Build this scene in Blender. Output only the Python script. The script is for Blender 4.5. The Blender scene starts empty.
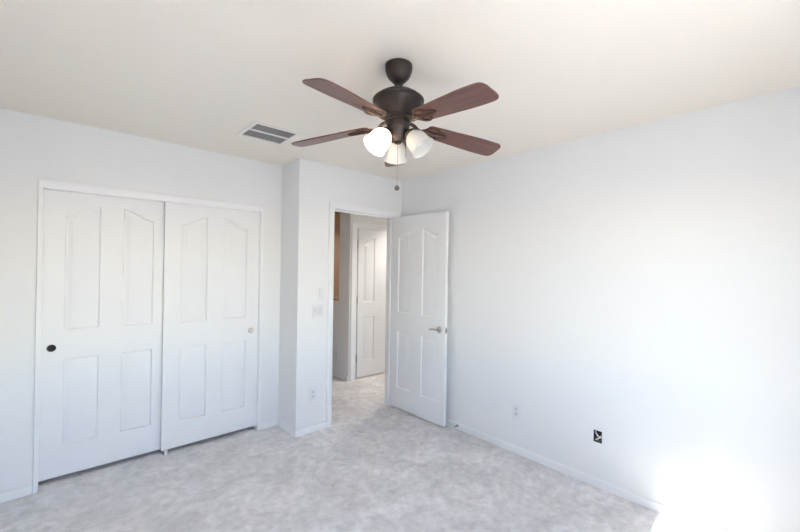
import bpy, bmesh, math, random
from mathutils import Vector, Matrix
from mathutils.geometry import tessellate_polygon
random.seed(7)
PI = math.pi
R = math.radians
SC = bpy.context.scene
COL = SC.collection

# ------------------------------------------------------------------ camera
YAW, PITCH, ROLL = 0.73971, 0.004616, 0.014176
F_PX, CAM_H = 375.93, 1.4897
fwd = Vector((math.sin(YAW)*math.cos(PITCH), math.cos(YAW)*math.cos(PITCH), math.sin(PITCH)))
rgt = Vector((math.cos(YAW), -math.sin(YAW), 0))
upv = rgt.cross(fwd)
r2 = rgt*math.cos(ROLL) + upv*math.sin(ROLL)
u2 = upv*math.cos(ROLL) - rgt*math.sin(ROLL)
cam = bpy.data.cameras.new('camera')
cam.sensor_width = 36.0
cam.lens = F_PX/800*36.0
cam.clip_start = 0.02
camo = bpy.data.objects.new('camera', cam)
COL.objects.link(camo)
camo.matrix_world = Matrix(((r2.x, u2.x, -fwd.x, 0), (r2.y, u2.y, -fwd.y, 0), (r2.z, u2.z, -fwd.z, CAM_H), (0, 0, 0, 1)))
SC.camera = camo

# ------------------------------------------------------------------ world, sun, exposure
SUN_DIR = Vector((1.45, 1.0, -1.69)).normalized()      # the way the light travels
w = bpy.data.worlds.new('sky')
SC.world = w
w.use_nodes = True
nt = w.node_tree
bg = nt.nodes['Background']
sky = nt.nodes.new('ShaderNodeTexSky')
sky.sky_type = 'NISHITA'
sky.sun_disc = False
sky.sun_elevation = R(44)
sky.sun_rotation = R(95)
sky.air_density = 1.0
sky.dust_density = 0.2
tint = nt.nodes.new('ShaderNodeMix')                    # a thin high veil that whitens the blue
tint.data_type = 'RGBA'
tint.blend_type = 'MULTIPLY'
tint.inputs['Factor'].default_value = 1.0
tint.inputs[7].default_value = (1.13, 1.0, 0.955, 1)
nt.links.new(sky.outputs[0], tint.inputs[6])
nt.links.new(tint.outputs[2], bg.inputs[0])
bg.inputs[1].default_value = 0.90
sun = bpy.data.lights.new('sun', 'SUN')
sun.energy = 9.0
sun.angle = R(0.6)
sun.color = (1.0, 0.965, 0.90)
suno = bpy.data.objects.new('sun', sun)
COL.objects.link(suno)
suno.rotation_euler = SUN_DIR.to_track_quat('-Z', 'Y').to_euler()
suno.location = (-6, -6, 10)
SC.view_settings.view_transform = 'Standard'
SC.view_settings.look = 'None'
SC.view_settings.gamma = 1.0
SC.view_settings.use_curve_mapping = False
SC.view_settings.exposure = 1.65
try:
    SC.cycles.diffuse_bounces = 8
    SC.cycles.max_bounces = 14
    SC.cycles.caustics_reflective = False
    SC.cycles.caustics_refractive = False
    SC.cycles.transparent_max_bounces = 12
except Exception:
    pass

CANS = ((3.52, 3.54, 9.0), (3.45, 4.80, 3.2))           # two unseen lamps added to brighten the hall: place and watts
# ------------------------------------------------------------------ dimensions (metres)
H = 2.44
YC, YD, XB, XR = 3.3843, 3.0318, 1.5595, 2.7738       # closet wall, entry wall, jog, right wall
XL, YF = -0.42, -0.45                                  # left wall, front (window) wall
TH = 0.115

# ------------------------------------------------------------------ materials
def node_mat(name):
    m = bpy.data.materials.new(name)
    m.use_nodes = True
    n = m.node_tree.nodes
    return m, n, m.node_tree.links, n['Principled BSDF']

def plain(name, col, rough=0.5, metal=0.0, bump=None, spec=0.5, coat=0.0):
    m, n, l, b = node_mat(name)
    b.inputs['Base Color'].default_value = (*col, 1)
    b.inputs['Roughness'].default_value = rough
    b.inputs['Metallic'].default_value = metal
    b.inputs['Specular IOR Level'].default_value = spec
    b.inputs['Coat Weight'].default_value = coat
    tc = n.new('ShaderNodeTexCoord')
    ns = n.new('ShaderNodeTexNoise')
    ns.inputs['Scale'].default_value = bump[0] if bump else 40
    ns.inputs['Detail'].default_value = 4
    l.new(tc.outputs['Object'], ns.inputs['Vector'])
    if bump:
        bp = n.new('ShaderNodeBump')
        bp.inputs['Strength'].default_value = bump[1]
        bp.inputs['Distance'].default_value = bump[2]
        l.new(ns.outputs['Fac'], bp.inputs['Height'])
        l.new(bp.outputs[0], b.inputs['Normal'])
    mx = n.new('ShaderNodeMix')
    mx.data_type = 'RGBA'
    mx.inputs['Factor'].default_value = 0.5
    l.new(ns.outputs['Fac'], mx.inputs['Factor'])
    mx.inputs[6].default_value = (*[c*0.985 for c in col], 1)
    mx.inputs[7].default_value = (*[min(1, c*1.015) for c in col], 1)
    l.new(mx.outputs[2], b.inputs['Base Color'])
    return m

M_WALL = plain('wall_paint', (0.80, 0.80, 0.80), 0.75, bump=(180, 0.12, 0.002), spec=0.25)
M_CEIL = plain('ceiling_paint', (0.84, 0.785, 0.71), 0.85, bump=(120, 0.2, 0.003), spec=0.2)
M_TAN = plain('tan_paint', (0.62, 0.42, 0.29), 0.8, bump=(150, 0.15, 0.002), spec=0.2)
M_TRIM = plain('trim_paint', (0.83, 0.83, 0.835), 0.38, spec=0.4)
M_DOOR = plain('door_paint', (0.82, 0.82, 0.825), 0.42, bump=(260, 0.03, 0.001), spec=0.4)
M_PLATE = plain('white_plastic', (0.76, 0.76, 0.77), 0.35)
M_INSERT = plain('outlet_plastic', (0.66, 0.66, 0.68), 0.35)
M_SLOT = plain('dark_slot', (0.12, 0.12, 0.12), 0.7)
M_BRONZE = plain('oil_rubbed_bronze', (0.045, 0.034, 0.031), 0.42, metal=0.55, bump=(60, 0.05, 0.001))
M_BRONZE2 = plain('antique_brass', (0.14, 0.13, 0.11), 0.45, metal=0.5)
M_IRON = plain('reddish_bronze', (0.085, 0.048, 0.036), 0.4, metal=0.45)
M_BLACK = plain('black_metal', (0.012, 0.012, 0.014), 0.35, metal=0.4)
M_CHROME = plain('satin_chrome', (0.62, 0.61, 0.60), 0.22, metal=1.0)
M_NICKEL = plain('dull_nickel', (0.34, 0.34, 0.35), 0.4, metal=0.8)
M_VENT = plain('vent_enamel', (0.84, 0.80, 0.75), 0.5)
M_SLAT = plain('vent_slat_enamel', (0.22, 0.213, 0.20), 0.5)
M_DUCT = plain('duct_dark', (0.06, 0.06, 0.055), 0.8)
M_BOX = plain('box_plastic', (0.035, 0.04, 0.05), 0.6)
M_WIRE = plain('white_cable', (0.75, 0.74, 0.72), 0.5)
M_WIRE2 = plain('grey_cable', (0.18, 0.18, 0.18), 0.5)
M_VINYL = plain('window_vinyl', (0.82, 0.82, 0.82), 0.4)
M_RUB = plain('white_rubber', (0.7, 0.7, 0.7), 0.7)
M_OAK = plain('oak_cap', (0.55, 0.31, 0.15), 0.45, bump=(30, 0.1, 0.002))
M_GROUND = plain('desert_ground', (0.72, 0.63, 0.53), 0.95, bump=(3, 0.5, 0.05))
M_WOODCORE = plain('hinge_steel', (0.40, 0.40, 0.42), 0.35, metal=0.9)

def carpet_material():
    m, n, l, b = node_mat('grey_carpet')
    tc = n.new('ShaderNodeTexCoord')
    def noise(scale, detail, rough=0.55, dist=0.0):
        x = n.new('ShaderNodeTexNoise')
        x.inputs['Scale'].default_value = scale
        x.inputs['Detail'].default_value = detail
        x.inputs['Roughness'].default_value = rough
        x.inputs['Distortion'].default_value = dist
        l.new(tc.outputs['Object'], x.inputs['Vector'])
        return x
    big = noise(3.2, 5, 0.62, 0.9)           # trodden and brushed patches of the pile
    mid = noise(17, 4, 0.65, 0.4)
    fine = noise(230, 3, 0.7)
    def ramp(src, a, bb, lo=0.32, hi=0.68):
        r = n.new('ShaderNodeValToRGB')
        r.color_ramp.elements[0].position = lo
        r.color_ramp.elements[1].position = hi
        r.color_ramp.elements[0].color = (*a, 1)
        r.color_ramp.elements[1].color = (*bb, 1)
        l.new(src.outputs['Fac'], r.inputs['Fac'])
        return r
    c1 = ramp(big, (0.68, 0.655, 0.650), (0.885, 0.858, 0.852))
    c2 = ramp(mid, (0.80, 0.80, 0.80), (1.1, 1.1, 1.1), 0.3, 0.7)
    c3 = ramp(fine, (0.72, 0.72, 0.72), (1.2, 1.2, 1.2), 0.3, 0.7)
    def mul(x, y):
        k = n.new('ShaderNodeMix')
        k.data_type = 'RGBA'
        k.blend_type = 'MULTIPLY'
        k.inputs['Factor'].default_value = 1
        l.new(x, k.inputs[6])
        l.new(y, k.inputs[7])
        return k.outputs[2]
    l.new(mul(mul(c1.outputs[0], c2.outputs[0]), c3.outputs[0]), b.inputs['Base Color'])
    b.inputs['Roughness'].default_value = 1.0
    b.inputs['Specular IOR Level'].default_value = 0.05
    b.inputs['Sheen Weight'].default_value = 0.15
    add = n.new('ShaderNodeMath')
    add.operation = 'ADD'
    l.new(mid.outputs['Fac'], add.inputs[0])
    l.new(fine.outputs['Fac'], add.inputs[1])
    bp = n.new('ShaderNodeBump')
    bp.inputs['Strength'].default_value = 0.4
    bp.inputs['Distance'].default_value = 0.008
    l.new(add.outputs[0], bp.inputs['Height'])
    l.new(bp.outputs[0], b.inputs['Normal'])
    return m
M_CARPET = carpet_material()

def blade_wood():
    m, n, l, b = node_mat('rosewood_blade')
    tc = n.new('ShaderNodeTexCoord')
    mp = n.new('ShaderNodeMapping')
    mp.inputs['Scale'].default_value = (2.2, 42, 42)
    l.new(tc.outputs['Object'], mp.inputs['Vector'])
    ns = n.new('ShaderNodeTexNoise')
    ns.inputs['Scale'].default_value = 2.4
    ns.inputs['Detail'].default_value = 6
    ns.inputs['Roughness'].default_value = 0.6
    ns.inputs['Distortion'].default_value = 0.5
    l.new(mp.outputs[0], ns.inputs['Vector'])
    r = n.new('ShaderNodeValToRGB')
    r.color_ramp.elements[0].position = 0.3
    r.color_ramp.elements[0].color = (0.075, 0.024, 0.018, 1)
    r.color_ramp.elements[1].position = 0.72
    r.color_ramp.elements[1].color = (0.19, 0.075, 0.055, 1)
    l.new(ns.outputs['Fac'], r.inputs['Fac'])
    l.new(r.outputs[0], b.inputs['Base Color'])
    b.inputs['Roughness'].default_value = 0.38
    b.inputs['Coat Weight'].default_value = 0.3
    b.inputs['Coat Roughness'].default_value = 0.3
    return m
M_BLADE = blade_wood()

def shade_glass():
    m, n, l, b = node_mat('frosted_shade_glass')
    out = n['Material Output']
    d = n.new('ShaderNodeBsdfDiffuse')
    t = n.new('ShaderNodeBsdfTranslucent')
    g = n.new('ShaderNodeBsdfGlossy')
    tc = n.new('ShaderNodeTexCoord')
    ns = n.new('ShaderNodeTexNoise')
    ns.inputs['Scale'].default_value = 14
    l.new(tc.outputs['Object'], ns.inputs['Vector'])
    r = n.new('ShaderNodeValToRGB')
    r.color_ramp.elements[0].color = (0.88, 0.87, 0.84, 1)
    r.color_ramp.elements[1].color = (0.92, 0.91, 0.89, 1)
    l.new(ns.outputs['Fac'], r.inputs['Fac'])
    l.new(r.outputs[0], d.inputs['Color'])
    l.new(r.outputs[0], t.inputs['Color'])
    g.inputs['Roughness'].default_value = 0.15
    m1 = n.new('ShaderNodeMixShader')
    m1.inputs[0].default_value = 0.5
    l.new(d.outputs[0], m1.inputs[1])
    l.new(t.outputs[0], m1.inputs[2])
    m2 = n.new('ShaderNodeMixShader')
    m2.inputs[0].default_value = 0.06
    l.new(m1.outputs[0], m2.inputs[1])
    l.new(g.outputs[0], m2.inputs[2])
    l.new(m2.outputs[0], out.inputs['Surface'])
    n.remove(b)
    return m
M_SHADE = shade_glass()

def bulb_mat(name, strength):
    m, n, l, b = node_mat(name)
    b.inputs['Base Color'].default_value = (0.9, 0.88, 0.82, 1)
    b.inputs['Emission Color'].default_value = (1.0, 0.80, 0.56, 1)
    b.inputs['Emission Strength'].default_value = strength
    return m
M_BULB_ON = bulb_mat('lit_bulb', 55)
M_BULB_LOW = bulb_mat('unlit_bulb', 0)

def pane_mat():
    m, n, l, b = node_mat('window_glass')
    out = n['Material Output']
    t = n.new('ShaderNodeBsdfTransparent')
    t.inputs[0].default_value = (0.95, 0.97, 0.97, 1)
    g = n.new('ShaderNodeBsdfGlossy')
    g.inputs['Roughness'].default_value = 0.02
    mx = n.new('ShaderNodeMixShader')
    mx.inputs[0].default_value = 0.06
    l.new(t.outputs[0], mx.inputs[1])
    l.new(g.outputs[0], mx.inputs[2])
    l.new(mx.outputs[0], out.inputs['Surface'])
    n.remove(b)
    return m
M_PANE = pane_mat()

# ------------------------------------------------------------------ helpers
def obj(name, bm, mat, parent=None, smooth=False, loc=(0, 0, 0), rot=(0, 0, 0), angle=40):
    me = bpy.data.meshes.new(name)
    bmesh.ops.recalc_face_normals(bm, faces=bm.faces)
    bm.to_mesh(me)
    bm.free()
    me.materials.append(mat)
    if smooth:
        for p in me.polygons:
            p.use_smooth = True
        try:
            me.set_sharp_from_angle(angle=R(angle))
        except Exception:
            pass
    o = bpy.data.objects.new(name, me)
    COL.objects.link(o)
    o.location = loc
    o.rotation_euler = rot
    if parent:
        o.parent = parent
    return o

def empty(name, loc=(0, 0, 0), rot=(0, 0, 0)):
    o = bpy.data.objects.new(name, None)
    o.empty_display_size = 0.1
    COL.objects.link(o)
    o.location = loc
    o.rotation_euler = rot
    return o

def tag(o, label, cat, group=None, kind=None):
    o['label'] = label
    o['category'] = cat
    if group:
        o['group'] = group
    if kind:
        o['kind'] = kind
    return o

def add_box(bm, x0, x1, y0, y1, z0, z1, bev=0.0, seg=2):
    vs = [bm.verts.new(p) for p in ((x0, y0, z0), (x1, y0, z0), (x1, y1, z0), (x0, y1, z0),
                                    (x0, y0, z1), (x1, y0, z1), (x1, y1, z1), (x0, y1, z1))]
    fs = [bm.faces.new([vs[i] for i in f]) for f in ((0, 3, 2, 1), (4, 5, 6, 7), (0, 1, 5, 4), (1, 2, 6, 5), (2, 3, 7, 6), (3, 0, 4, 7))]
    if bev:
        es = list({e for f in fs for e in f.edges})
        bmesh.ops.bevel(bm, geom=es, offset=bev, segments=seg, profile=0.5, affect='EDGES', clamp_overlap=True)
    return bm

def box(x0, x1, y0, y1, z0, z1, bev=0.0, seg=2):
    return add_box(bmesh.new(), x0, x1, y0, y1, z0, z1, bev, seg)

def lathe(bm, prof, seg=48, mtx=None):
    """prof: (radius, z) list, from one end to the other"""
    rings = []
    for r, z in prof:
        if r < 1e-6:
            rings.append([bm.verts.new((0, 0, z))])
        else:
            rings.append([bm.verts.new((r*math.cos(2*PI*i/seg), r*math.sin(2*PI*i/seg), z)) for i in range(seg)])
    for a, b in zip(rings, rings[1:]):
        for i in range(seg):
            j = (i+1) % seg
            if len(a) == 1 and len(b) == 1:
                continue
            if len(a) == 1:
                bm.faces.new((a[0], b[i], b[j]))
            elif len(b) == 1:
                bm.faces.new((a[i], a[j], b[0]))
            else:
                bm.faces.new((a[i], a[j], b[j], b[i]))
    if mtx is not None:
        bmesh.ops.transform(bm, matrix=mtx, verts=[v for r in rings for v in r])
    return bm

def tube(bm, pts, rad, seg=12):
    """round bar through pts; rad a number or one radius per point"""
    pts = [Vector(p) for p in pts]
    rads = rad if isinstance(rad, (list, tuple)) else [rad]*len(pts)
    rings = []
    prev = None
    for i, p in enumerate(pts):
        t = (pts[min(i+1, len(pts)-1)] - pts[max(i-1, 0)]).normalized()
        if prev is None:
            a = Vector((0, 0, 1)) if abs(t.z) < 0.9 else Vector((1, 0, 0))
            u = t.cross(a).normalized()
        else:
            u = (prev - t*prev.dot(t)).normalized()
        prev = u
        v = t.cross(u)
        rings.append([bm.verts.new(p + (u*math.cos(2*PI*k/seg) + v*math.sin(2*PI*k/seg))*rads[i]) for k in range(seg)])
    for a, b in zip(rings, rings[1:]):
        for k in range(seg):
            j = (k+1) % seg
            bm.faces.new((a[k], a[j], b[j], b[k]))
    bm.faces.new(rings[0][::-1])
    bm.faces.new(rings[-1])
    return bm

def smooth_path(pts, n=8):
    pts = [Vector(p) for p in pts]
    out = []
    for i in range(len(pts)-1):
        p0, p1, p2, p3 = pts[max(i-1, 0)], pts[i], pts[i+1], pts[min(i+2, len(pts)-1)]
        for k in range(n):
            t = k/n
            out.append(0.5*((2*p1) + (p2-p0)*t + (2*p0-5*p1+4*p2-p3)*t*t + (3*p1-p0-3*p2+p3)*t**3))
    out.append(pts[-1])
    return out

def prism(bm, outline, z0, z1, bev=0.0):
    """outline: (x, y) loop, extruded from z0 to z1"""
    lo = [bm.verts.new((x, y, z0)) for x, y in outline]
    hi = [bm.verts.new((x, y, z1)) for x, y in outline]
    n = len(outline)
    f1 = bm.faces.new(lo[::-1])
    f2 = bm.faces.new(hi)
    for i in range(n):
        j = (i+1) % n
        bm.faces.new((lo[i], lo[j], hi[j], hi[i]))
    if bev:
        es = list(set(f1.edges) | set(f2.edges))
        bmesh.ops.bevel(bm, geom=es, offset=bev, segments=2, profile=0.5, affect='EDGES')
    return bm

def round_poly(pts, rads, n=6):
    """rounds every corner of a polygon"""
    out = []
    m = len(pts)
    for i in range(m):
        p = Vector(pts[i])
        a = (Vector(pts[i-1]) - p)
        b = (Vector(pts[(i+1) % m]) - p)
        r = rads[i] if isinstance(rads, (list, tuple)) else rads
        if r <= 0:
            out.append(tuple(p))
            continue
        r = min(r, a.length*0.49, b.length*0.49)
        s, e = p + a.normalized()*r, p + b.normalized()*r
        for k in range(n+1):
            t = k/n
            q = s*(1-t)**2 + p*2*t*(1-t) + e*t*t
            out.append(tuple(q))
    return out

def cells(bm, us, vs, t0, t1, holes, axis):
    """a wall of thickness t0..t1 with rectangular holes (u0,u1,v0,v1); axis 'x' (u=Y, v=Z), 'y' (u=X, v=Z) or 'z' (u=X, v=Y)"""
    us = sorted(set(list(us) + [h[0] for h in holes] + [h[1] for h in holes]))
    vs = sorted(set(list(vs) + [h[2] for h in holes] + [h[3] for h in holes]))
    def solid(i, j):
        if not (0 <= i < len(us)-1 and 0 <= j < len(vs)-1):
            return False
        cu, cv = (us[i]+us[i+1])/2, (vs[j]+vs[j+1])/2
        return not any(h[0] < cu < h[1] and h[2] < cv < h[3] for h in holes)
    cache = {}
    def V(u, v, t):
        k = (round(u, 6), round(v, 6), round(t, 6))
        if k not in cache:
            p = {'x': (t, u, v), 'y': (u, t, v), 'z': (u, v, t)}[axis]
            cache[k] = bm.verts.new(p)
        return cache[k]
    for i in range(len(us)-1):
        for j in range(len(vs)-1):
            if not solid(i, j):
                continue
            a, b, c, d = us[i], us[i+1], vs[j], vs[j+1]
            bm.faces.new((V(a, c, t0), V(b, c, t0), V(b, d, t0), V(a, d, t0)))
            bm.faces.new((V(a, c, t1), V(a, d, t1), V(b, d, t1), V(b, c, t1)))
            for (ii, jj, p, q) in ((i-1, j, (a, c), (a, d)), (i+1, j, (b, d), (b, c)), (i, j-1, (b, c), (a, c)), (i, j+1, (a, d), (b, d))):
                if not solid(ii, jj):
                    bm.faces.new((V(*p, t0), V(*q, t0), V(*q, t1), V(*p, t1)))
    return bm

def structure(name, bm, mat, label, cat, smooth=False):
    o = obj(name, bm, mat, smooth=smooth)
    return tag(o, label, cat, kind='structure')

def sweep_profile(bm, path, prof, inward):
    """path: corner points; prof: (across, out) pairs; inward: per corner (vector across, vector out)"""
    rings = []
    for p, (a, o) in zip(path, inward):
        rings.append([bm.verts.new(Vector(p) + Vector(a)*x + Vector(o)*y) for x, y in prof])
    n = len(prof)
    for r, s in zip(rings, rings[1:]):
        for i in range(n):
            j = (i+1) % n
            bm.faces.new((r[i], r[j], s[j], s[i]))
    bm.faces.new(rings[0][::-1])
    bm.faces.new(rings[-1])
    return bm

# ------------------------------------------------------------------ room shell
X0, X1, Y0, Y1 = -0.54, 4.40, -0.60, 5.40
structure('floor', box(X0, X1, Y0, Y1, -0.12, 0.0), M_CARPET, 'grey cut pile carpet covering the whole bedroom floor', 'carpet floor')
VENT = (0.968, 1.262, 2.490, 2.790)
structure('ceiling', cells(bmesh.new(), (X0, X1), (Y0, Y1), H, H+0.12, [VENT] + [(c[0]-0.074, c[0]+0.074, c[1]-0.074, c[1]+0.074) for c in CANS], 'z'), M_CEIL, 'off white flat ceiling over the bedroom', 'ceiling')

BOXH = (0.963, 1.017, 0.303, 0.384)                    # hole for the open electrical box
structure('wall_right', cells(bmesh.new(), (Y0, YD+TH), (0, H), XR, XR+TH, [BOXH], 'x'), M_WALL, 'long bright white wall on the right behind the open door', 'wall')
structure('wall_left', box(XL-TH, XL, Y0, 4.2, 0, H), M_WALL, 'white side wall left of the sliding closet', 'wall')
WIN = (0.05, 1.624, 0.75, 2.05)
structure('wall_front', cells(bmesh.new(), (XL, XR), (0, H), YF-0.15, YF, [WIN], 'y'), M_WALL, 'white wall with the bedroom window opposite the closet', 'wall')
CLO = (-0.095, 1.378, 0.0, 2.0)
structure('wall_back', cells(bmesh.new(), (XL, XB+TH), (0, H), YC, YC+TH, [CLO], 'y'), M_WALL, 'white wall around the sliding closet doors', 'wall')
ENT = (1.905, 2.69, 0.0, 2.052)
bm = cells(bmesh.new(), (XB, XR), (0, H), YD, YD+TH, [ENT], 'y')
add_box(bm, XB, XB+TH, YD+TH, YC, 0, H)
structure('wall_entry', bm, M_WALL, 'white projecting wall with the bedroom doorway', 'wall')
structure('wall_closet', box(XL, XB, 4.08, 4.2, 0, H), M_WALL, 'white rear wall inside the closet behind sliding doors', 'wall')
structure('wall_passage', box(XB, XB+TH, YC+TH, Y1, 0, H), M_WALL, 'white hall side wall left of the doorway view', 'wall')
# the hall beyond the doorway
YH, XH = 4.07, 2.825
HD = (2.918, 3.72, 0.0, 2.03)
structure('wall_hall', cells(bmesh.new(), (XH, X1), (0, H), YH, YH+TH, [HD], 'y'), M_WALL, 'white hall wall around the closed hall door', 'wall')
bm = box(XH, XH+0.11, YH+TH, 4.31, 0, H)
add_box(bm, XH, XH+0.11, 4.31, Y1-0.1, 0, 1.03)
structure('wall_landing', bm, M_WALL, 'grey shaded hall return wall with a low half wall', 'wall')
structure('trim_1', box(XH-0.02, XH+0.13, 4.312, Y1-0.1, 1.03, 1.06, 0.004), M_OAK, 'tan wooden cap on the low hall half wall', 'cap rail')
structure('wall_stairwell', box(XB+TH, X1, Y1-0.1, Y1, 0, H), M_TAN, 'tan painted wall glimpsed past the hall half wall', 'wall')
structure('wall_end', box(X1-0.1, X1, YD+TH, Y1-0.1, 0, H), M_WALL, 'white end wall of the hall out of sight', 'wall')
structure('wall_side', box(XR+TH, X1-0.1, YD, YD+TH, 0, H), M_WALL, 'white hall wall behind the bedroom right wall', 'wall')

# baseboards: a rounded section run along the walls
def baseboard(name, p, q, out, label):
    p, q, out = Vector((*p, 0)), Vector((*q, 0)), Vector((*out, 0))
    prof = [(0, 0), (0.012, 0), (0.012, 0.043), (0.0105, 0.050), (0.007, 0.056), (0.003, 0.058), (0, 0.058)]
    bm = bmesh.new()
    rings = [[bm.verts.new(c + out*a + Vector((0, 0, b))) for a, b in prof] for c in (p, q)]
    n = len(prof)
    for i in range(n):
        j = (i+1) % n
        bm.faces.new((rings[0][i], rings[0][j], rings[1][j], rings[1][i]))
    bm.faces.new(rings[0][::-1])
    bm.faces.new(rings[1])
    return structure(name, bm, M_TRIM, label, 'baseboard')
baseboard('baseboard_right', (XR, YF), (XR, YD), (-1, 0), 'white baseboard along the foot of the long right wall')
baseboard('baseboard_left', (XL, YF), (XL, YC), (1, 0), 'white baseboard along the left side wall')
baseboard('baseboard_front', (XL+0.012, YF), (XR-0.012, YF), (0, 1), 'white baseboard under the bedroom window')
baseboard('baseboard_back', (XL+0.012, YC), (-0.102, YC), (0, -1), 'white baseboard left of the sliding closet')
baseboard('baseboard_closet', (1.388, YC), (XB-0.012, YC), (0, -1), 'short white baseboard right of the sliding closet')
baseboard('baseboard_jog', (XB, YC), (XB, YD-0.012), (-1, 0), 'white baseboard on the short side of the projecting wall')
baseboard('baseboard_entry', (XB, YD), (1.865, YD), (0, -1), 'white baseboard left of the bedroom doorway')
baseboard('baseboard_hall', (XH, 4.31+0.9), (XH, YH+0.0), (-1, 0), 'white baseboard along the shaded hall return wall')

# door linings and casings
CASE = [(0, 0), (0, 0.008), (0.006, 0.011), (0.022, 0.012), (0.034, 0.016), (0.048, 0.017), (0.055, 0.015), (0.057, 0.0)]
def casing(bm, xl, xr, zt, y, ny, prof=CASE, wscale=1.0, side=1.0):
    """a mitred three-sided casing round an opening; prof: (away from the opening, out of the wall)"""
    pr = [(a*wscale, b) for a, b in prof]
    path = [(xl, y, 0), (xl, y, zt), (xr, y, zt), (xr, y, 0)]
    o = (0, ny, 0)
    sweep_profile(bm, path, pr, [((-side, 0, 0), o), ((-side, 0, 1), o), ((side, 0, 1), o), ((side, 0, 0), o)])
    return bm
XJL, XJR, ZJ = 1.923, 2.672, 2.034                      # clear bedroom doorway
bm = casing(bmesh.new(), XJL-0.004, XJR+0.004, ZJ+0.004, YD, -1)
casing(bm, XJL-0.004, XJR+0.004, ZJ+0.004, YD+TH, 1)
structure('trim_2', bm, M_TRIM, 'white moulded casing round the bedroom doorway', 'door casing', smooth=True)
bm = box(ENT[0], XJL, YD, YD+TH, 0, ZJ)
add_box(bm, XJR, ENT[1], YD, YD+TH, 0, ZJ)
add_box(bm, ENT[0], ENT[1], YD, YD+TH, ZJ, ENT[3])
add_box(bm, XJL, XJL+0.011, YD+0.042, YD+0.075, 0, ZJ)
add_box(bm, XJR-0.011, XJR, YD+0.042, YD+0.075, 0, ZJ)
add_box(bm, XJL, XJR, YD+0.042, YD+0.075, ZJ-0.011, ZJ)
structure('trim_3', bm, M_TRIM, 'white lining and stop inside the bedroom doorway', 'door jamb')
bm = casing(bmesh.new(), 2.902, 3.748, 2.026, YH, -1)
structure('trim_4', bm, M_TRIM, 'white casing round the hall door', 'door casing', smooth=True)
bm = box(HD[0]-0.026, HD[0]+0.022, YH-0.002, YH+TH, 0, 2.012)
add_box(bm, HD[1]-0.022, HD[1]+0.026, YH-0.002, YH+TH, 0, 2.012)
add_box(bm, HD[0]-0.026, HD[1]+0.026, YH-0.002, YH+TH, 2.012, 2.028)
structure('trim_5', bm, M_TRIM, 'white lining of the hall doorway', 'door jamb')
# closet: fascia on top, slim jambs at the sides
CX0, CX1, CZ = -0.072, 1.363, 1.978
prof = [(0, 0), (0, 0.010), (0.010, 0.013), (0.030, 0.014), (0.040, 0.018), (0.052, 0.019), (0.058, 0.016), (0.060, 0.0)]
bm = casing(bmesh.new(), CX0, CX1, CZ, YC, -1, prof, 1.0, 0.43)
structure('trim_6', bm, M_TRIM, 'white moulded casing round the sliding closet', 'closet casing', smooth=True)
bm = box(CLO[0], CX0-0.0005, YC, YC+TH, 0, CZ)
add_box(bm, CX1+0.0005, CLO[1], YC, YC+TH, 0, CZ)
add_box(bm, CLO[0], CLO[1], YC, YC+TH, CZ, CLO[3])
structure('trim_7', bm, M_TRIM, 'white lining of the closet opening', 'closet jamb')

# ------------------------------------------------------------------ window (behind the camera, where the daylight comes in)
wx0, wx1, wz0, wz1 = WIN
root = empty('window_1', ((wx0+wx1)/2, YF-0.10, wz0))
tag(root, 'white vinyl slider window in the wall opposite the closet', 'window', kind='structure')
def wl(x0, x1, z0, z1, y0=-0.03, y1=0.03, bm=None):
    return add_box(bm or bmesh.new(), x0-root.location.x, x1-root.location.x, y0, y1, z0-wz0, z1-wz0, 0.004)
bm = wl(wx0, wx0+0.045, wz0, wz1)
wl(wx1-0.045, wx1, wz0, wz1, bm=bm)
wl(wx0+0.045, wx1-0.045, wz0, wz0+0.045, bm=bm)
wl(wx0+0.045, wx1-0.045, wz1-0.045, wz1, bm=bm)
obj('window_frame', bm, M_VINYL, root)
xm = (wx0+wx1)/2
for k, (a, b, yy) in enumerate(((wx0+0.045, xm+0.02, -0.012), (xm-0.02, wx1-0.045, 0.014))):
    bm = wl(a, a+0.035, wz0+0.045, wz1-0.045, yy-0.012, yy+0.012)
    wl(b-0.035, b, wz0+0.045, wz1-0.045, yy-0.012, yy+0.012, bm=bm)
    wl(a+0.035, b-0.035, wz0+0.045, wz0+0.08, yy-0.012, yy+0.012, bm=bm)
    wl(a+0.035, b-0.035, wz1-0.08, wz1-0.045, yy-0.012, yy+0.012, bm=bm)
    s = obj('sash', bm, M_VINYL, root)
    bm = wl(a+0.035, b-0.035, wz0+0.08, wz1-0.08, yy-0.002, yy+0.002)
    obj('pane', bm, M_PANE, s)
bm = box(wx0-0.03-root.location.x, wx1+0.03-root.location.x, 0.102, 0.13, -0.022, 0.0, 0.005)
add_box(bm, wx0-root.location.x, wx1-root.location.x, 0.03, 0.105, -0.0, 0.004)
obj('window_sill', bm, M_TRIM, root)
structure('ground', box(-60, 60, -80, 40, -2.95, -2.75), M_GROUND, 'pale desert ground outside below the window', 'ground')  # unseen ground, put in pale for warm bounce up to the ceiling

# ------------------------------------------------------------------ panelled doors
def inset(loop, d):
    """moves a counter-clockwise (x, z) loop inwards by d, mitred"""
    n = len(loop)
    out = []
    for i in range(n):
        p = Vector(loop[i])
        a = (p - Vector(loop[i-1])).normalized()
        b = (Vector(loop[(i+1) % n]) - p).normalized()
        na, nb = Vector((-a.y, a.x)), Vector((-b.y, b.x))
        m = (na+nb).normalized()
        out.append(tuple(p + m*(d/max(0.35, m.dot(na)))))
    return out

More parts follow.
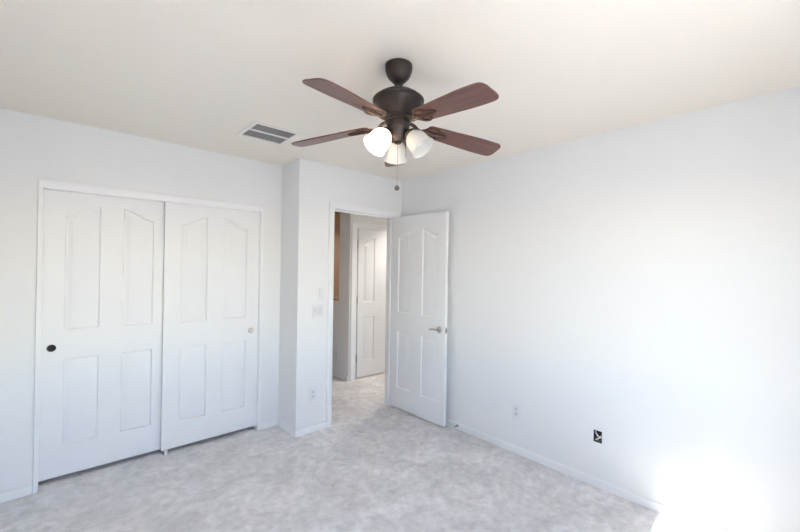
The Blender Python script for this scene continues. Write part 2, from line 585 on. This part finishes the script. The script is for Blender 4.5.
def arch_panel(x0, x1, z0, zl, zr, n=16):
    """panel outline with an S-curved top running from zl (left) to zr (right); counter-clockwise"""
    loop = [(x0, z0), (x1, z0)]
    if abs(zl-zr) < 1e-6:
        return loop + [(x1, zr), (x0, zl)]
    for k in range(n+1):
        u = 1-k/n
        t = min(1, max(0, (u-0.05)/0.9))
        s = 0.62*t*t*(3-2*t) + 0.38*t
        loop.append((x0+(x1-x0)*u, zl+(zr-zl)*s))
    return loop

def slab_mesh(w, h, t, loops, both):
    bm = bmesh.new()
    rect = [(0, 0), (w, 0), (w, h), (0, h)]
    def skin(y, holes):
        edges = []
        corner = None
        for k, lp in enumerate([rect] + holes):
            vs = [bm.verts.new((x, y, z)) for x, z in lp]
            if k == 0:
                corner = vs
            for i in range(len(vs)):
                edges.append(bm.edges.new((vs[i], vs[(i+1) % len(vs)])))
        bmesh.ops.triangle_fill(bm, use_beauty=True, use_dissolve=False, edges=edges, normal=(0, -1, 0))
        return corner
    a = skin(0.0, loops)
    b = skin(t, loops if both else [])
    for i in range(4):
        j = (i+1) % 4
        bm.faces.new((a[i], a[j], b[j], b[i]))
    return bm

PROF = [(0.0, 0.0), (0.002, 0.007), (0.006, 0.012), (0.012, 0.012), (0.018, 0.0105), (0.038, 0.003), (0.043, 0.002)]
def panel_mesh(loop, t, both):
    bm = bmesh.new()
    for side in ((0, 1), (t, -1)) if both else ((0, 1),):
        rings = []
        for d, dep in PROF:
            lp = inset(loop, d) if d else loop
            rings.append([bm.verts.new((x, side[0]+side[1]*dep, z)) for x, z in lp])
        n = len(loop)
        for r, s in zip(rings, rings[1:]):
            for i in range(n):
                j = (i+1) % n
                bm.faces.new((r[i], r[j], s[j], s[i]))
        es = [e for e in bm.edges if e.verts[0] in rings[-1] and e.verts[1] in rings[-1]]
        bmesh.ops.triangle_fill(bm, use_beauty=True, use_dissolve=False, edges=es, normal=(0, -1, 0))
    return bm

def panel_door(name, w, h, xs, both, loc, rotz, t=0.035, zoff=0.0):
    """four moulded panels, the upper pair with a cathedral arch; local x along the door, -y the face"""
    root = empty(name, loc, (0, 0, rotz))
    (a0, a1), (b0, b1) = xs
    lo0, lo1, up0, sh, pk = [z+zoff for z in (0.212, 0.802, 1.004, 1.795, 1.868)]
    loops = [arch_panel(a0, a1, lo0, lo1, lo1), arch_panel(b0, b1, lo0, lo1, lo1),
             arch_panel(a0, a1, up0, sh, pk), arch_panel(b0, b1, up0, pk, sh)]
    slab = obj('slab', slab_mesh(w, h, t, loops, both), M_DOOR, root)
    for lp in loops:
        obj('panel', panel_mesh(lp, t, both), M_DOOR, slab, smooth=True, angle=50)
    return root, slab

def hinge_bm(x, y, z):
    bm = bmesh.new()
    for k in range(3):
        lathe(bm, [(0, z-0.045+k*0.03), (0.0065, z-0.045+k*0.03+0.0008), (0.0065, z-0.045+(k+1)*0.03-0.0008), (0, z-0.045+(k+1)*0.03)], 14, Matrix.Translation((x, y, 0)))
    lathe(bm, [(0, z+0.045), (0.004, z+0.045), (0.005, z+0.049), (0, z+0.052)], 14, Matrix.Translation((x, y, 0)))
    return bm

# bedroom door, swung open against the right wall
DW, DT = 0.742, 0.035
door, slab = panel_door('door_1', DW, 2.008, ((0.092, 0.282), (0.440, 0.640)), True, (2.6635, 3.040, 0.016), R(-89.3), DT)
tag(door, 'white four panel bedroom door standing open with chrome lever handle', 'door', kind='structure')
for z in (0.20, 1.0, 1.80):
    bm = hinge_bm(-0.004, 0.040, z)
    add_box(bm, -0.0015, 0.0, 0.004, 0.036, z-0.044, z+0.044)
    obj('hinge', bm, M_WOODCORE, door, smooth=True)
hx, hz = DW-0.066, 0.892
for side in (-1, 1):
    y0 = 0 if side < 0 else DT
    bm = bmesh.new()
    lathe(bm, [(0, 0), (0.031, 0), (0.032, 0.003), (0.030, 0.007), (0.020, 0.010), (0.012, 0.012), (0.0105, 0.034), (0, 0.036)], 32,
          Matrix.Translation((hx, y0, hz)) @ Matrix.Rotation(PI/2*(1 if side < 0 else -1), 4, 'X'))
    hd = obj('handle', bm, M_CHROME, door, smooth=True)
    yy = y0 + side*0.034
    bm = bmesh.new()
    tube(bm, smooth_path([(hx+0.008, yy, hz), (hx-0.02, yy, hz+0.002), (hx-0.06, yy-side*0.004, hz+0.003), (hx-0.095, yy-side*0.008, hz-0.003), (hx-0.108, yy-side*0.008, hz-0.006)]),
         [0.0085]*8+[0.0085-0.0001*k for k in range(8)]+[0.0075]*8+[0.0072-0.0004*k for k in range(8)]+[0.002], 14)
    obj('lever', bm, M_CHROME, hd, smooth=True)
bm = box(DW, DW+0.0015, 0.006, 0.029, hz-0.028, hz+0.028, 0.0005)
add_box(bm, DW+0.001, DW+0.011, 0.011, 0.024, hz-0.010, hz+0.010, 0.003)
obj('latch', bm, M_CHROME, door)

# hall door, closed
hd, slab = panel_door('door_2', 0.74, 1.990, ((0.085, 0.265), (0.475, 0.655)), False, (2.967, YH+0.006, 0.018), R(-4), 0.035)
tag(hd, 'closed white panelled hall door seen through the bedroom doorway', 'door', kind='structure')
for z in (0.26, 1.03, 1.78):
    bm = hinge_bm(-0.010, -0.004, z)
    add_box(bm, -0.0245, -0.0015, 0.001, 0.003, z-0.045, z+0.045)
    obj('hinge', bm, M_NICKEL, hd, smooth=True)

# two closet doors on their tracks, and their cup pulls
def cup_pull(x, z, slab, mat, name, rad, ring=None):
    bm = bmesh.new()
    lathe(bm, [(rad, 0.0), (rad, 0.0035), (rad*0.93, 0.005), (rad*0.82, 0.004), (rad*0.78, 0.0012), (rad*0.5, 0.0005), (0, 0.0005)], 36,
          Matrix.Translation((x, 0, z)) @ Matrix.Rotation(PI/2, 4, 'X'))
    return obj(name, bm, mat, slab, smooth=True)
cd, slab = panel_door('door_3', 0.770, 1.948, ((0.122, 0.313), (0.445, 0.637)), False, (-0.082, YC+0.068, 0.034), 0.0, 0.035, -0.006)
tag(cd, 'left white sliding closet door with a black round pull', 'closet door', kind='structure')
p = cup_pull(0.062, 0.880, slab, M_BLACK, 'pull', 0.024)
p['label'] = 'black round finger pull'
cd, slab = panel_door('door_4', 0.744, 1.948, ((0.118, 0.312), (0.437, 0.637)), False, (0.620, YC+0.026, 0.034), 0.0, 0.035, -0.014)
tag(cd, 'right white sliding closet door with a pale metal pull', 'closet door', kind='structure')
p = cup_pull(0.680, 0.872, slab, M_CHROME, 'pull', 0.024)
p['label'] = 'pale metal round finger pull'
bm = box(0.634, 0.664, YC+0.006, YC+0.110, 0.0, 0.006, 0.001)
add_box(bm, 0.638, 0.660, YC+0.012, YC+0.023, 0.004, 0.044, 0.002)
add_box(bm, 0.638, 0.660, YC+0.0625, YC+0.0665, 0.004, 0.044, 0.001)
tag(obj('door_guide', bm, M_RUB), 'small white plastic floor guide where the two closet doors overlap', 'door guide')

# ------------------------------------------------------------------ wall plates
def plate_thing(name, label, cat, loc, rotz, w, h, group=None):
    """local x along the wall, -y out of the wall"""
    root = empty(name, loc, (0, 0, rotz))
    tag(root, label, cat, group)
    out = round_poly([(-w/2, -h/2), (w/2, -h/2), (w/2, h/2), (-w/2, h/2)], 0.006)
    bm = prism(bmesh.new(), out, 0.0, 0.006, 0.002)
    bmesh.ops.transform(bm, matrix=Matrix.Rotation(PI/2, 4, 'X'), verts=bm.verts)
    obj('cover_plate', bm, M_PLATE, root, smooth=True)
    return root

def duplex(root):
    for s in (-1, 1):
        out = round_poly([(-0.0165, -0.0135), (0.0165, -0.0135), (0.0165, 0.0135), (-0.0165, 0.0135)], 0.007)
        bm = prism(bmesh.new(), out, 0.0, 0.0085, 0.001)
        bmesh.ops.transform(bm, matrix=Matrix.Translation((0, 0, s*0.0205)) @ Matrix.Rotation(PI/2, 4, 'X'), verts=bm.verts)
        rc = obj('receptacle', bm, M_INSERT, root, smooth=True)
        bm = bmesh.new()
        for dx, hh in ((-0.0064, 0.0040), (0.0064, 0.0032)):
            add_box(bm, dx-0.0011, dx+0.0011, -0.0090, -0.0080, s*0.0205+0.003-hh, s*0.0205+0.003+hh)
        lathe(bm, [(0, 0.0080), (0.0024, 0.0080), (0.0024, 0.0090), (0, 0.0090)], 12, Matrix.Translation((0, 0, s*0.0205-0.0075)) @ Matrix.Rotation(PI/2, 4, 'X'))
        obj('slot', bm, M_SLOT, rc)
    bm = bmesh.new()
    lathe(bm, [(0, 0.005), (0.0033, 0.0055), (0.003, 0.0072), (0, 0.0076)], 16, Matrix.Rotation(PI/2, 4, 'X'))
    obj('screw', bm, M_PLATE, root, smooth=True)

o = plate_thing('wall_outlet', 'white duplex outlet low on the right wall beside the open door', 'outlet', (XR, 1.611, 0.338), R(-90), 0.072, 0.116)
duplex(o)
o = plate_thing('wall_outlet', 'white outlet low on the projecting wall left of the doorway', 'outlet', (1.722, YD, 0.338), 0, 0.072, 0.116)
duplex(o)
o = plate_thing('wall_outlet', 'white outlet on the shaded hall wall through the doorway', 'outlet', (XH, 4.345, 0.315), R(-90), 0.072, 0.116)
duplex(o)

o = plate_thing('light_switch', 'white double rocker light switch left of the bedroom doorway', 'light switch', (1.760, YD, 1.085), 0, 0.117, 0.117)
for s in (-1, 1):
    bm = box(s*0.023-0.0165, s*0.023+0.0165, -0.0095, -0.004, -0.033, 0.033, 0.0015)
    bmesh.ops.rotate(bm, cent=(s*0.023, -0.006, 0), matrix=Matrix.Rotation(R(2.5), 3, 'X'), verts=bm.verts)
    obj('rocker', bm, M_INSERT, o)
    for zz in (-0.048, 0.048):
        bm = bmesh.new()
        lathe(bm, [(0, 0.005), (0.003, 0.0052), (0.0027, 0.0068), (0, 0.0071)], 12, Matrix.Translation((s*0.023, 0, zz)) @ Matrix.Rotation(PI/2, 4, 'X'))
        obj('screw', bm, M_PLATE, o, smooth=True)
o = empty('control_holder', (1.790, YD, 1.250))
tag(o, 'small white control holder on wall above the light switch', 'control holder')
obj('holder_body', box(-0.022, 0.022, -0.012, 0.0, -0.05, 0.05, 0.004), M_PLATE, o)
obj('keypad', box(-0.015, 0.015, -0.0145, -0.010, -0.03, 0.035, 0.002), M_PLATE, o)

# the open electrical box with its loose cables
o = empty('electrical_box', (XR, 0.990, 0.3435), (0, 0, R(-90)))
tag(o, 'open dark electrical box with loose cables and no cover, on right wall', 'electrical box')
bm = bmesh.new()
W2, H2, D2, T2 = 0.0265, 0.040, 0.058, 0.002
add_box(bm, -W2, -W2+T2, -0.001, D2, -H2, H2)
add_box(bm, W2-T2, W2, -0.001, D2, -H2, H2)
add_box(bm, -W2+T2, W2-T2, -0.001, D2, -H2, -H2+T2)
add_box(bm, -W2+T2, W2-T2, -0.001, D2, H2-T2, H2)
add_box(bm, -W2+T2, W2-T2, D2-T2, D2, -H2+T2, H2-T2)
obj('box_shell', bm, M_BOX, o)
bm = tube(bmesh.new(), smooth_path([(-0.020, 0.045, 0.034), (-0.016, 0.008, 0.026), (0.002, -0.006, 0.010), (0.017, -0.002, -0.002), (0.019, 0.015, -0.006), (0.012, 0.040, -0.006)]), 0.0042, 10)
obj('cable', bm, M_WIRE, o, smooth=True)['label'] = 'white cable'
bm = tube(bmesh.new(), smooth_path([(0.018, 0.040, 0.006), (0.016, 0.002, 0.001), (0.002, -0.004, -0.014), (-0.012, 0.004, -0.026), (-0.016, 0.035, -0.030)]), 0.0040, 10)
obj('cable', bm, M_WIRE, o, smooth=True)['label'] = 'white cable'
bm = tube(bmesh.new(), smooth_path([(0.020, 0.045, -0.034), (0.018, 0.006, -0.026), (0.006, 0.000, -0.028), (-0.006, 0.010, -0.016), (-0.018, 0.045, -0.004)]), 0.0032, 10)
obj('cable', bm, M_WIRE2, o, smooth=True)['label'] = 'grey cable'

# spring door stop on the baseboard behind the door edge
o = empty('door_stop', (XR-0.012, 2.205, 0.034), (0, 0, 0))
tag(o, 'small metal spring door stop on right wall baseboard beside the open door', 'door stop')
ROTX = Matrix.Rotation(-PI/2, 4, 'Y')
bm = lathe(bmesh.new(), [(0, 0), (0.012, 0), (0.012, 0.003), (0.007, 0.007), (0, 0.008)], 20, ROTX)
obj('stop_base', bm, M_NICKEL, o, smooth=True)
pts = [(-0.006-0.045*k/96, 0.0052*math.cos(k*0.82), 0.0052*math.sin(k*0.82)) for k in range(97)]
obj('spring', tube(bmesh.new(), pts, 0.0011, 6), M_NICKEL, o, smooth=True)
bm = lathe(bmesh.new(), [(0, 0.050), (0.0075, 0.050), (0.0085, 0.056), (0.0075, 0.064), (0, 0.066)], 20, ROTX)
obj('stop_tip', bm, M_RUB, o, smooth=True)

# ------------------------------------------------------------------ ceiling vent
vx0, vx1, vy0, vy1 = VENT
vc = ((vx0+vx1)/2, (vy0+vy1)/2)
o = empty('ceiling_vent', (*vc, H))
tag(o, 'white square louvered vent in the ceiling near the closet', 'vent')
hw, hh = (vx1-vx0)/2, (vy1-vy0)/2
bm = cells(bmesh.new(), (-hw-0.022, hw+0.022), (-hh-0.022, hh+0.022), -0.007, 0.0, [(-hw+0.004, hw-0.004, -hh+0.004, hh-0.004)], 'z')
bmesh.ops.bevel(bm, geom=[e for e in bm.edges if abs(e.verts[0].co.z+0.007) < 1e-5 and abs(e.verts[1].co.z+0.007) < 1e-5 and len(e.link_faces) == 2 and e.calc_face_angle(0) > 0.5],
                offset=0.004, segments=2, affect='EDGES')
obj('vent_frame', bm, M_VENT, o)
obj('divider', box(-hw+0.004, hw-0.004, -0.011, 0.003, -0.006, 0.012), M_VENT, o)
for half in (-1, 1):
    y0, y1 = (-hh+0.006, -0.014) if half < 0 else (0.006, hh-0.006)
    n = 9
    for k in range(n):
        yc = y0 + (y1-y0)*(k+0.5)/n
        bm = box(-hw+0.004, hw-0.004, -0.0095, 0.0095, -0.0006, 0.0006)
        obj('slat', bm, M_SLAT, o, loc=(0, yc, 0.006), rot=(R(-32), 0, 0))
bm = bmesh.new()
e = 0.001
add_box(bm, -hw-0.004, hw+0.004, -hh-0.004, hh+0.004, 0.118, 0.122)
add_box(bm, -hw, -hw+e, -hh, hh, 0.014, 0.118)
add_box(bm, hw-e, hw, -hh, hh, 0.014, 0.118)
add_box(bm, -hw, hw, -hh, -hh+e, 0.014, 0.118)
add_box(bm, -hw, hw, hh-e, hh, 0.014, 0.118)
obj('duct', bm, M_DUCT, o)

# ------------------------------------------------------------------ unseen lamps added to light the hall door and stairwell wall
for (cx, cy, watts), lab in zip(CANS, ('unseen recessed ceiling light added to brighten the hall door', 'unseen recessed ceiling light added to brighten the stairwell wall behind the half wall')):
    o = empty('added_recessed_light', (cx, cy, H))
    tag(o, lab, 'added ceiling light')
    obj('trim_ring', lathe(bmesh.new(), [(0.070, 0.0), (0.112, 0.0), (0.112, -0.003), (0.105, -0.006), (0.078, -0.006), (0.070, 0.0)], 48), M_TRIM, o, smooth=True)
    obj('lamp_can', lathe(bmesh.new(), [(0.070, 0.0), (0.070, 0.115), (0, 0.115), (0, 0.119), (0.073, 0.119), (0.073, 0.0), (0.070, 0.0)], 48), M_DUCT, o, smooth=True)
    obj('lamp_bulb', lathe(bmesh.new(), [(0, 0.114), (0.045, 0.113), (0.048, 0.108), (0.040, 0.101), (0, 0.099)], 32), M_TRIM, o, smooth=True)
    hl = bpy.data.lights.new('hall_fill_light', 'AREA')
    hl.shape = 'DISK'
    hl.size = 0.09
    hl.energy = watts
    hl.color = (1.0, 0.95, 0.88)
    ho = bpy.data.objects.new('hall_fill_light', hl)
    COL.objects.link(ho)
    ho.parent = o
    ho.location = (0, 0, 0.095)

# ------------------------------------------------------------------ ceiling fan
FX, FY, FZ = 1.1715, 1.3115, 2.168
fan = empty('ceiling_fan', (FX, FY, H))
tag(fan, 'five blade bronze ceiling fan with reddish wood blades and three glass lights', 'ceiling fan')
def fz(prof):
    return [(r, z-H) for r, z in prof]
obj('canopy', lathe(bmesh.new(), fz([(0, 2.44), (0.060, 2.44), (0.0635, 2.437), (0.0645, 2.428), (0.063, 2.412), (0.058, 2.395), (0.050, 2.380), (0.040, 2.368), (0.033, 2.362), (0.030, 2.358), (0.020, 2.354), (0, 2.353)])), M_BRONZE, fan, smooth=True)
obj('downrod', lathe(bmesh.new(), fz([(0, 2.36), (0.0115, 2.358), (0.0115, 2.345), (0.020, 2.341), (0.021, 2.332), (0.018, 2.326), (0.024, 2.318), (0.026, 2.310), (0, 2.309)])), M_BRONZE, fan, smooth=True)
obj('motor_housing', lathe(bmesh.new(), fz([(0, 2.318), (0.030, 2.318), (0.052, 2.314), (0.078, 2.305), (0.099, 2.292), (0.111, 2.281), (0.114, 2.277), (0.118, 2.2765), (0.1205, 2.273), (0.1205, 2.264), (0.118, 2.2605), (0.113, 2.260), (0.111, 2.255), (0.104, 2.242), (0.092, 2.227), (0.079, 2.213), (0.069, 2.203), (0.064, 2.197), (0.063, 2.188), (0, 2.188)])), M_BRONZE, fan, smooth=True, angle=30)
obj('flywheel', lathe(bmesh.new(), fz([(0, 2.190), (0.056, 2.190), (0.061, 2.187), (0.062, 2.180), (0.061, 2.173), (0.056, 2.170), (0, 2.170)])), M_BRONZE, fan, smooth=True)
obj('switch_housing', lathe(bmesh.new(), fz([(0, 2.176), (0.050, 2.176), (0.0525, 2.172), (0.053, 2.150), (0.052, 2.140), (0.048, 2.134), (0, 2.133)])), M_BRONZE, fan, smooth=True)
fit = obj('light_fitter', lathe(bmesh.new(), fz([(0, 2.136), (0.046, 2.136), (0.046, 2.128), (0.041, 2.122), (0.040, 2.106), (0.034, 2.094), (0.022, 2.086), (0.016, 2.080), (0.017, 2.074), (0.012, 2.069), (0, 2.067)])), M_BRONZE, fan, smooth=True)

# blades with their irons
def blade_bm():
    out = round_poly([(0.145, -0.046), (0.44, -0.064), (0.545, -0.060), (0.545, 0.060), (0.44, 0.064), (0.145, 0.046)],
                     [0.018, 0.05, 0.034, 0.034, 0.05, 0.018], 7)
    return prism(bmesh.new(), out, -0.003, 0.003, 0.0012)
def holed_plate(bm, outer, holes, z0, z1):
    rings = []
    for z in (z0, z1):
        es, rr = [], []
        for lp in [outer] + holes:
            vs = [bm.verts.new((x, y, z)) for x, y in lp]
            rr.append(vs)
            for i in range(len(vs)):
                es.append(bm.edges.new((vs[i], vs[(i+1) % len(vs)])))
        bmesh.ops.triangle_fill(bm, use_beauty=True, use_dissolve=False, edges=es, normal=(0, 0, 1))
        rings.append(rr)
    for a, b in zip(*rings):
        n = len(a)
        for i in range(n):
            j = (i+1) % n
            bm.faces.new((a[i], a[j], b[j], b[i]))
def iron_bm():
    bm = bmesh.new()
    half = [(0.122, 0.010), (0.132, 0.016), (0.140, 0.030), (0.150, 0.041), (0.164, 0.047), (0.180, 0.048), (0.196, 0.043), (0.207, 0.033), (0.214, 0.024), (0.226, 0.021), (0.240, 0.018), (0.252, 0.010), (0.256, 0.003)]
    out = [(x, -y) for x, y in half] + [(x, y) for x, y in half[::-1]]
    hole = [(0.150+0.0, 0.014), (0.170, 0.009), (0.192, 0.011), (0.202, 0.018), (0.194, 0.031), (0.180, 0.037), (0.165, 0.036), (0.153, 0.028)]
    holed_plate(bm, round_poly(out, 0.004, 2), [round_poly(hole, 0.006, 3), round_poly([(x, -y) for x, y in hole[::-1]], 0.006, 3)], -0.0088, -0.0032)
    path = smooth_path([(0.050, 0, 0.010), (0.066, 0, 0.012), (0.084, 0, 0.006), (0.102, 0, -0.008), (0.120, 0, -0.010), (0.150, 0, -0.0075)], 6)
    tube(bm, path, [0.0085]*(len(path)-8)+[0.0085-0.0003*k for k in range(8)], 12)
    # a raised leaf rib down the plate, and the screws
    tube(bm, smooth_path([(0.145, 0, -0.0085), (0.19, 0, -0.0110), (0.250, 0, -0.0085)], 6), [0.0065]*6+[0.0055]*6+[0.002], 10)
    for sx, sy in ((0.205, 0.024), (0.205, -0.024), (0.236, 0.0)):
        lathe(bm, [(0, -0.0120), (0.004, -0.0112), (0.0055, -0.0085), (0, -0.0085)], 14, Matrix.Translation((sx, sy, 0)))
    return bm
DROOP = (0.050, 0.076, 0.123, 0.098, 0.119)             # the blades sag, each a little differently
first = None
for k in range(5):
    a = R(-166.06 + 72*k)
    rot = (Matrix.Rotation(a, 3, 'Z') @ Matrix.Rotation(DROOP[k], 3, 'Y') @ Matrix.Rotation(-0.189, 3, 'X')).to_euler()
    if first is None:
        b = obj('blade', blade_bm(), M_BLADE, fan, loc=(0, 0, FZ-H), rot=rot)
        i = obj('blade_iron', iron_bm(), M_IRON, b, smooth=True)
        i['label'] = 'dark bronze bracket'
        first = (b, i)
    else:
        b = first[0].copy()
        COL.objects.link(b)
        b.parent = fan
        b.location = (0, 0, FZ-H)
        b.rotation_euler = rot
        i = first[1].copy()
        COL.objects.link(i)
        i.parent = b

# three bell shades on short arms
BELL = [(0.023, 0.0), (0.026, 0.005), (0.033, 0.013), (0.042, 0.026), (0.0485, 0.042), (0.0510, 0.060), (0.0515, 0.074), (0.054, 0.088), (0.059, 0.100)]
def shade_bm():
    th = 0.003
    prof = [(r, z) for r, z in BELL] + [(r-th, z-0.0005) for r, z in BELL[::-1]]
    bm = lathe(bmesh.new(), prof, 48)
    return bm
TILT = R(40)
for k, adeg in enumerate((174, 54, -66)):
    a = R(adeg)
    d = Vector((math.cos(a), math.sin(a), 0))
    ax = (d*math.sin(TILT) + Vector((0, 0, -1))*math.cos(TILT)).normalized()
    neck = d*0.064 + Vector((0, 0, 2.110-H))
    q = ax.to_track_quat('Z', 'Y').to_matrix().to_4x4()
    mt = Matrix.Translation(neck) @ q
    bm = tube(bmesh.new(), smooth_path([d*0.036 + Vector((0, 0, 2.108-H)), d*0.050 + Vector((0, 0, 2.120-H)), neck - ax*0.016, neck - ax*0.004], 6), 0.009, 12)
    lathe(bm, [(0, -0.014), (0.016, -0.013), (0.026, -0.006), (0.029, 0.002), (0.029, 0.008), (0.027, 0.009), (0, 0.008)], 28, mt)
    arm = obj('lamp_arm', bm, M_BRONZE, fan, smooth=True)
    sh = obj('lamp_shade', shade_bm(), M_SHADE, fan, smooth=True)
    sh.matrix_local = mt
    bm = lathe(bmesh.new(), [(0, 0.008), (0.013, 0.010), (0.013, 0.022), (0.016, 0.030), (0.022, 0.042), (0.024, 0.052), (0.021, 0.064), (0.012, 0.072), (0, 0.075)], 24)
    bu = obj('light_bulb', bm, M_BULB_ON if k == 0 else M_BULB_LOW, sh, smooth=True)
    if k == 0:
        sh['label'] = 'lit white glass shade'

# pull chain: fine bead chain and a round knob
bm = bmesh.new()
tube(bm, [(0, 0, 2.07-H), (0.0, 0, 1.872-H)], 0.0009, 6)
z = 2.064
while z > 1.874:
    bmesh.ops.create_uvsphere(bm, u_segments=8, v_segments=6, radius=0.0017, matrix=Matrix.Translation((0, 0, z-H)))
    z -= 0.0046
ch = obj('pull_chain', bm, M_NICKEL, fan, smooth=True)
obj('pull_knob', lathe(bmesh.new(), [(0, 1.876-H), (0.004, 1.875-H), (0.009, 1.870-H), (0.0122, 1.863-H), (0.0115, 1.857-H), (0.007, 1.852-H), (0, 1.850-H)], 24), M_BRONZE2, ch, smooth=True)
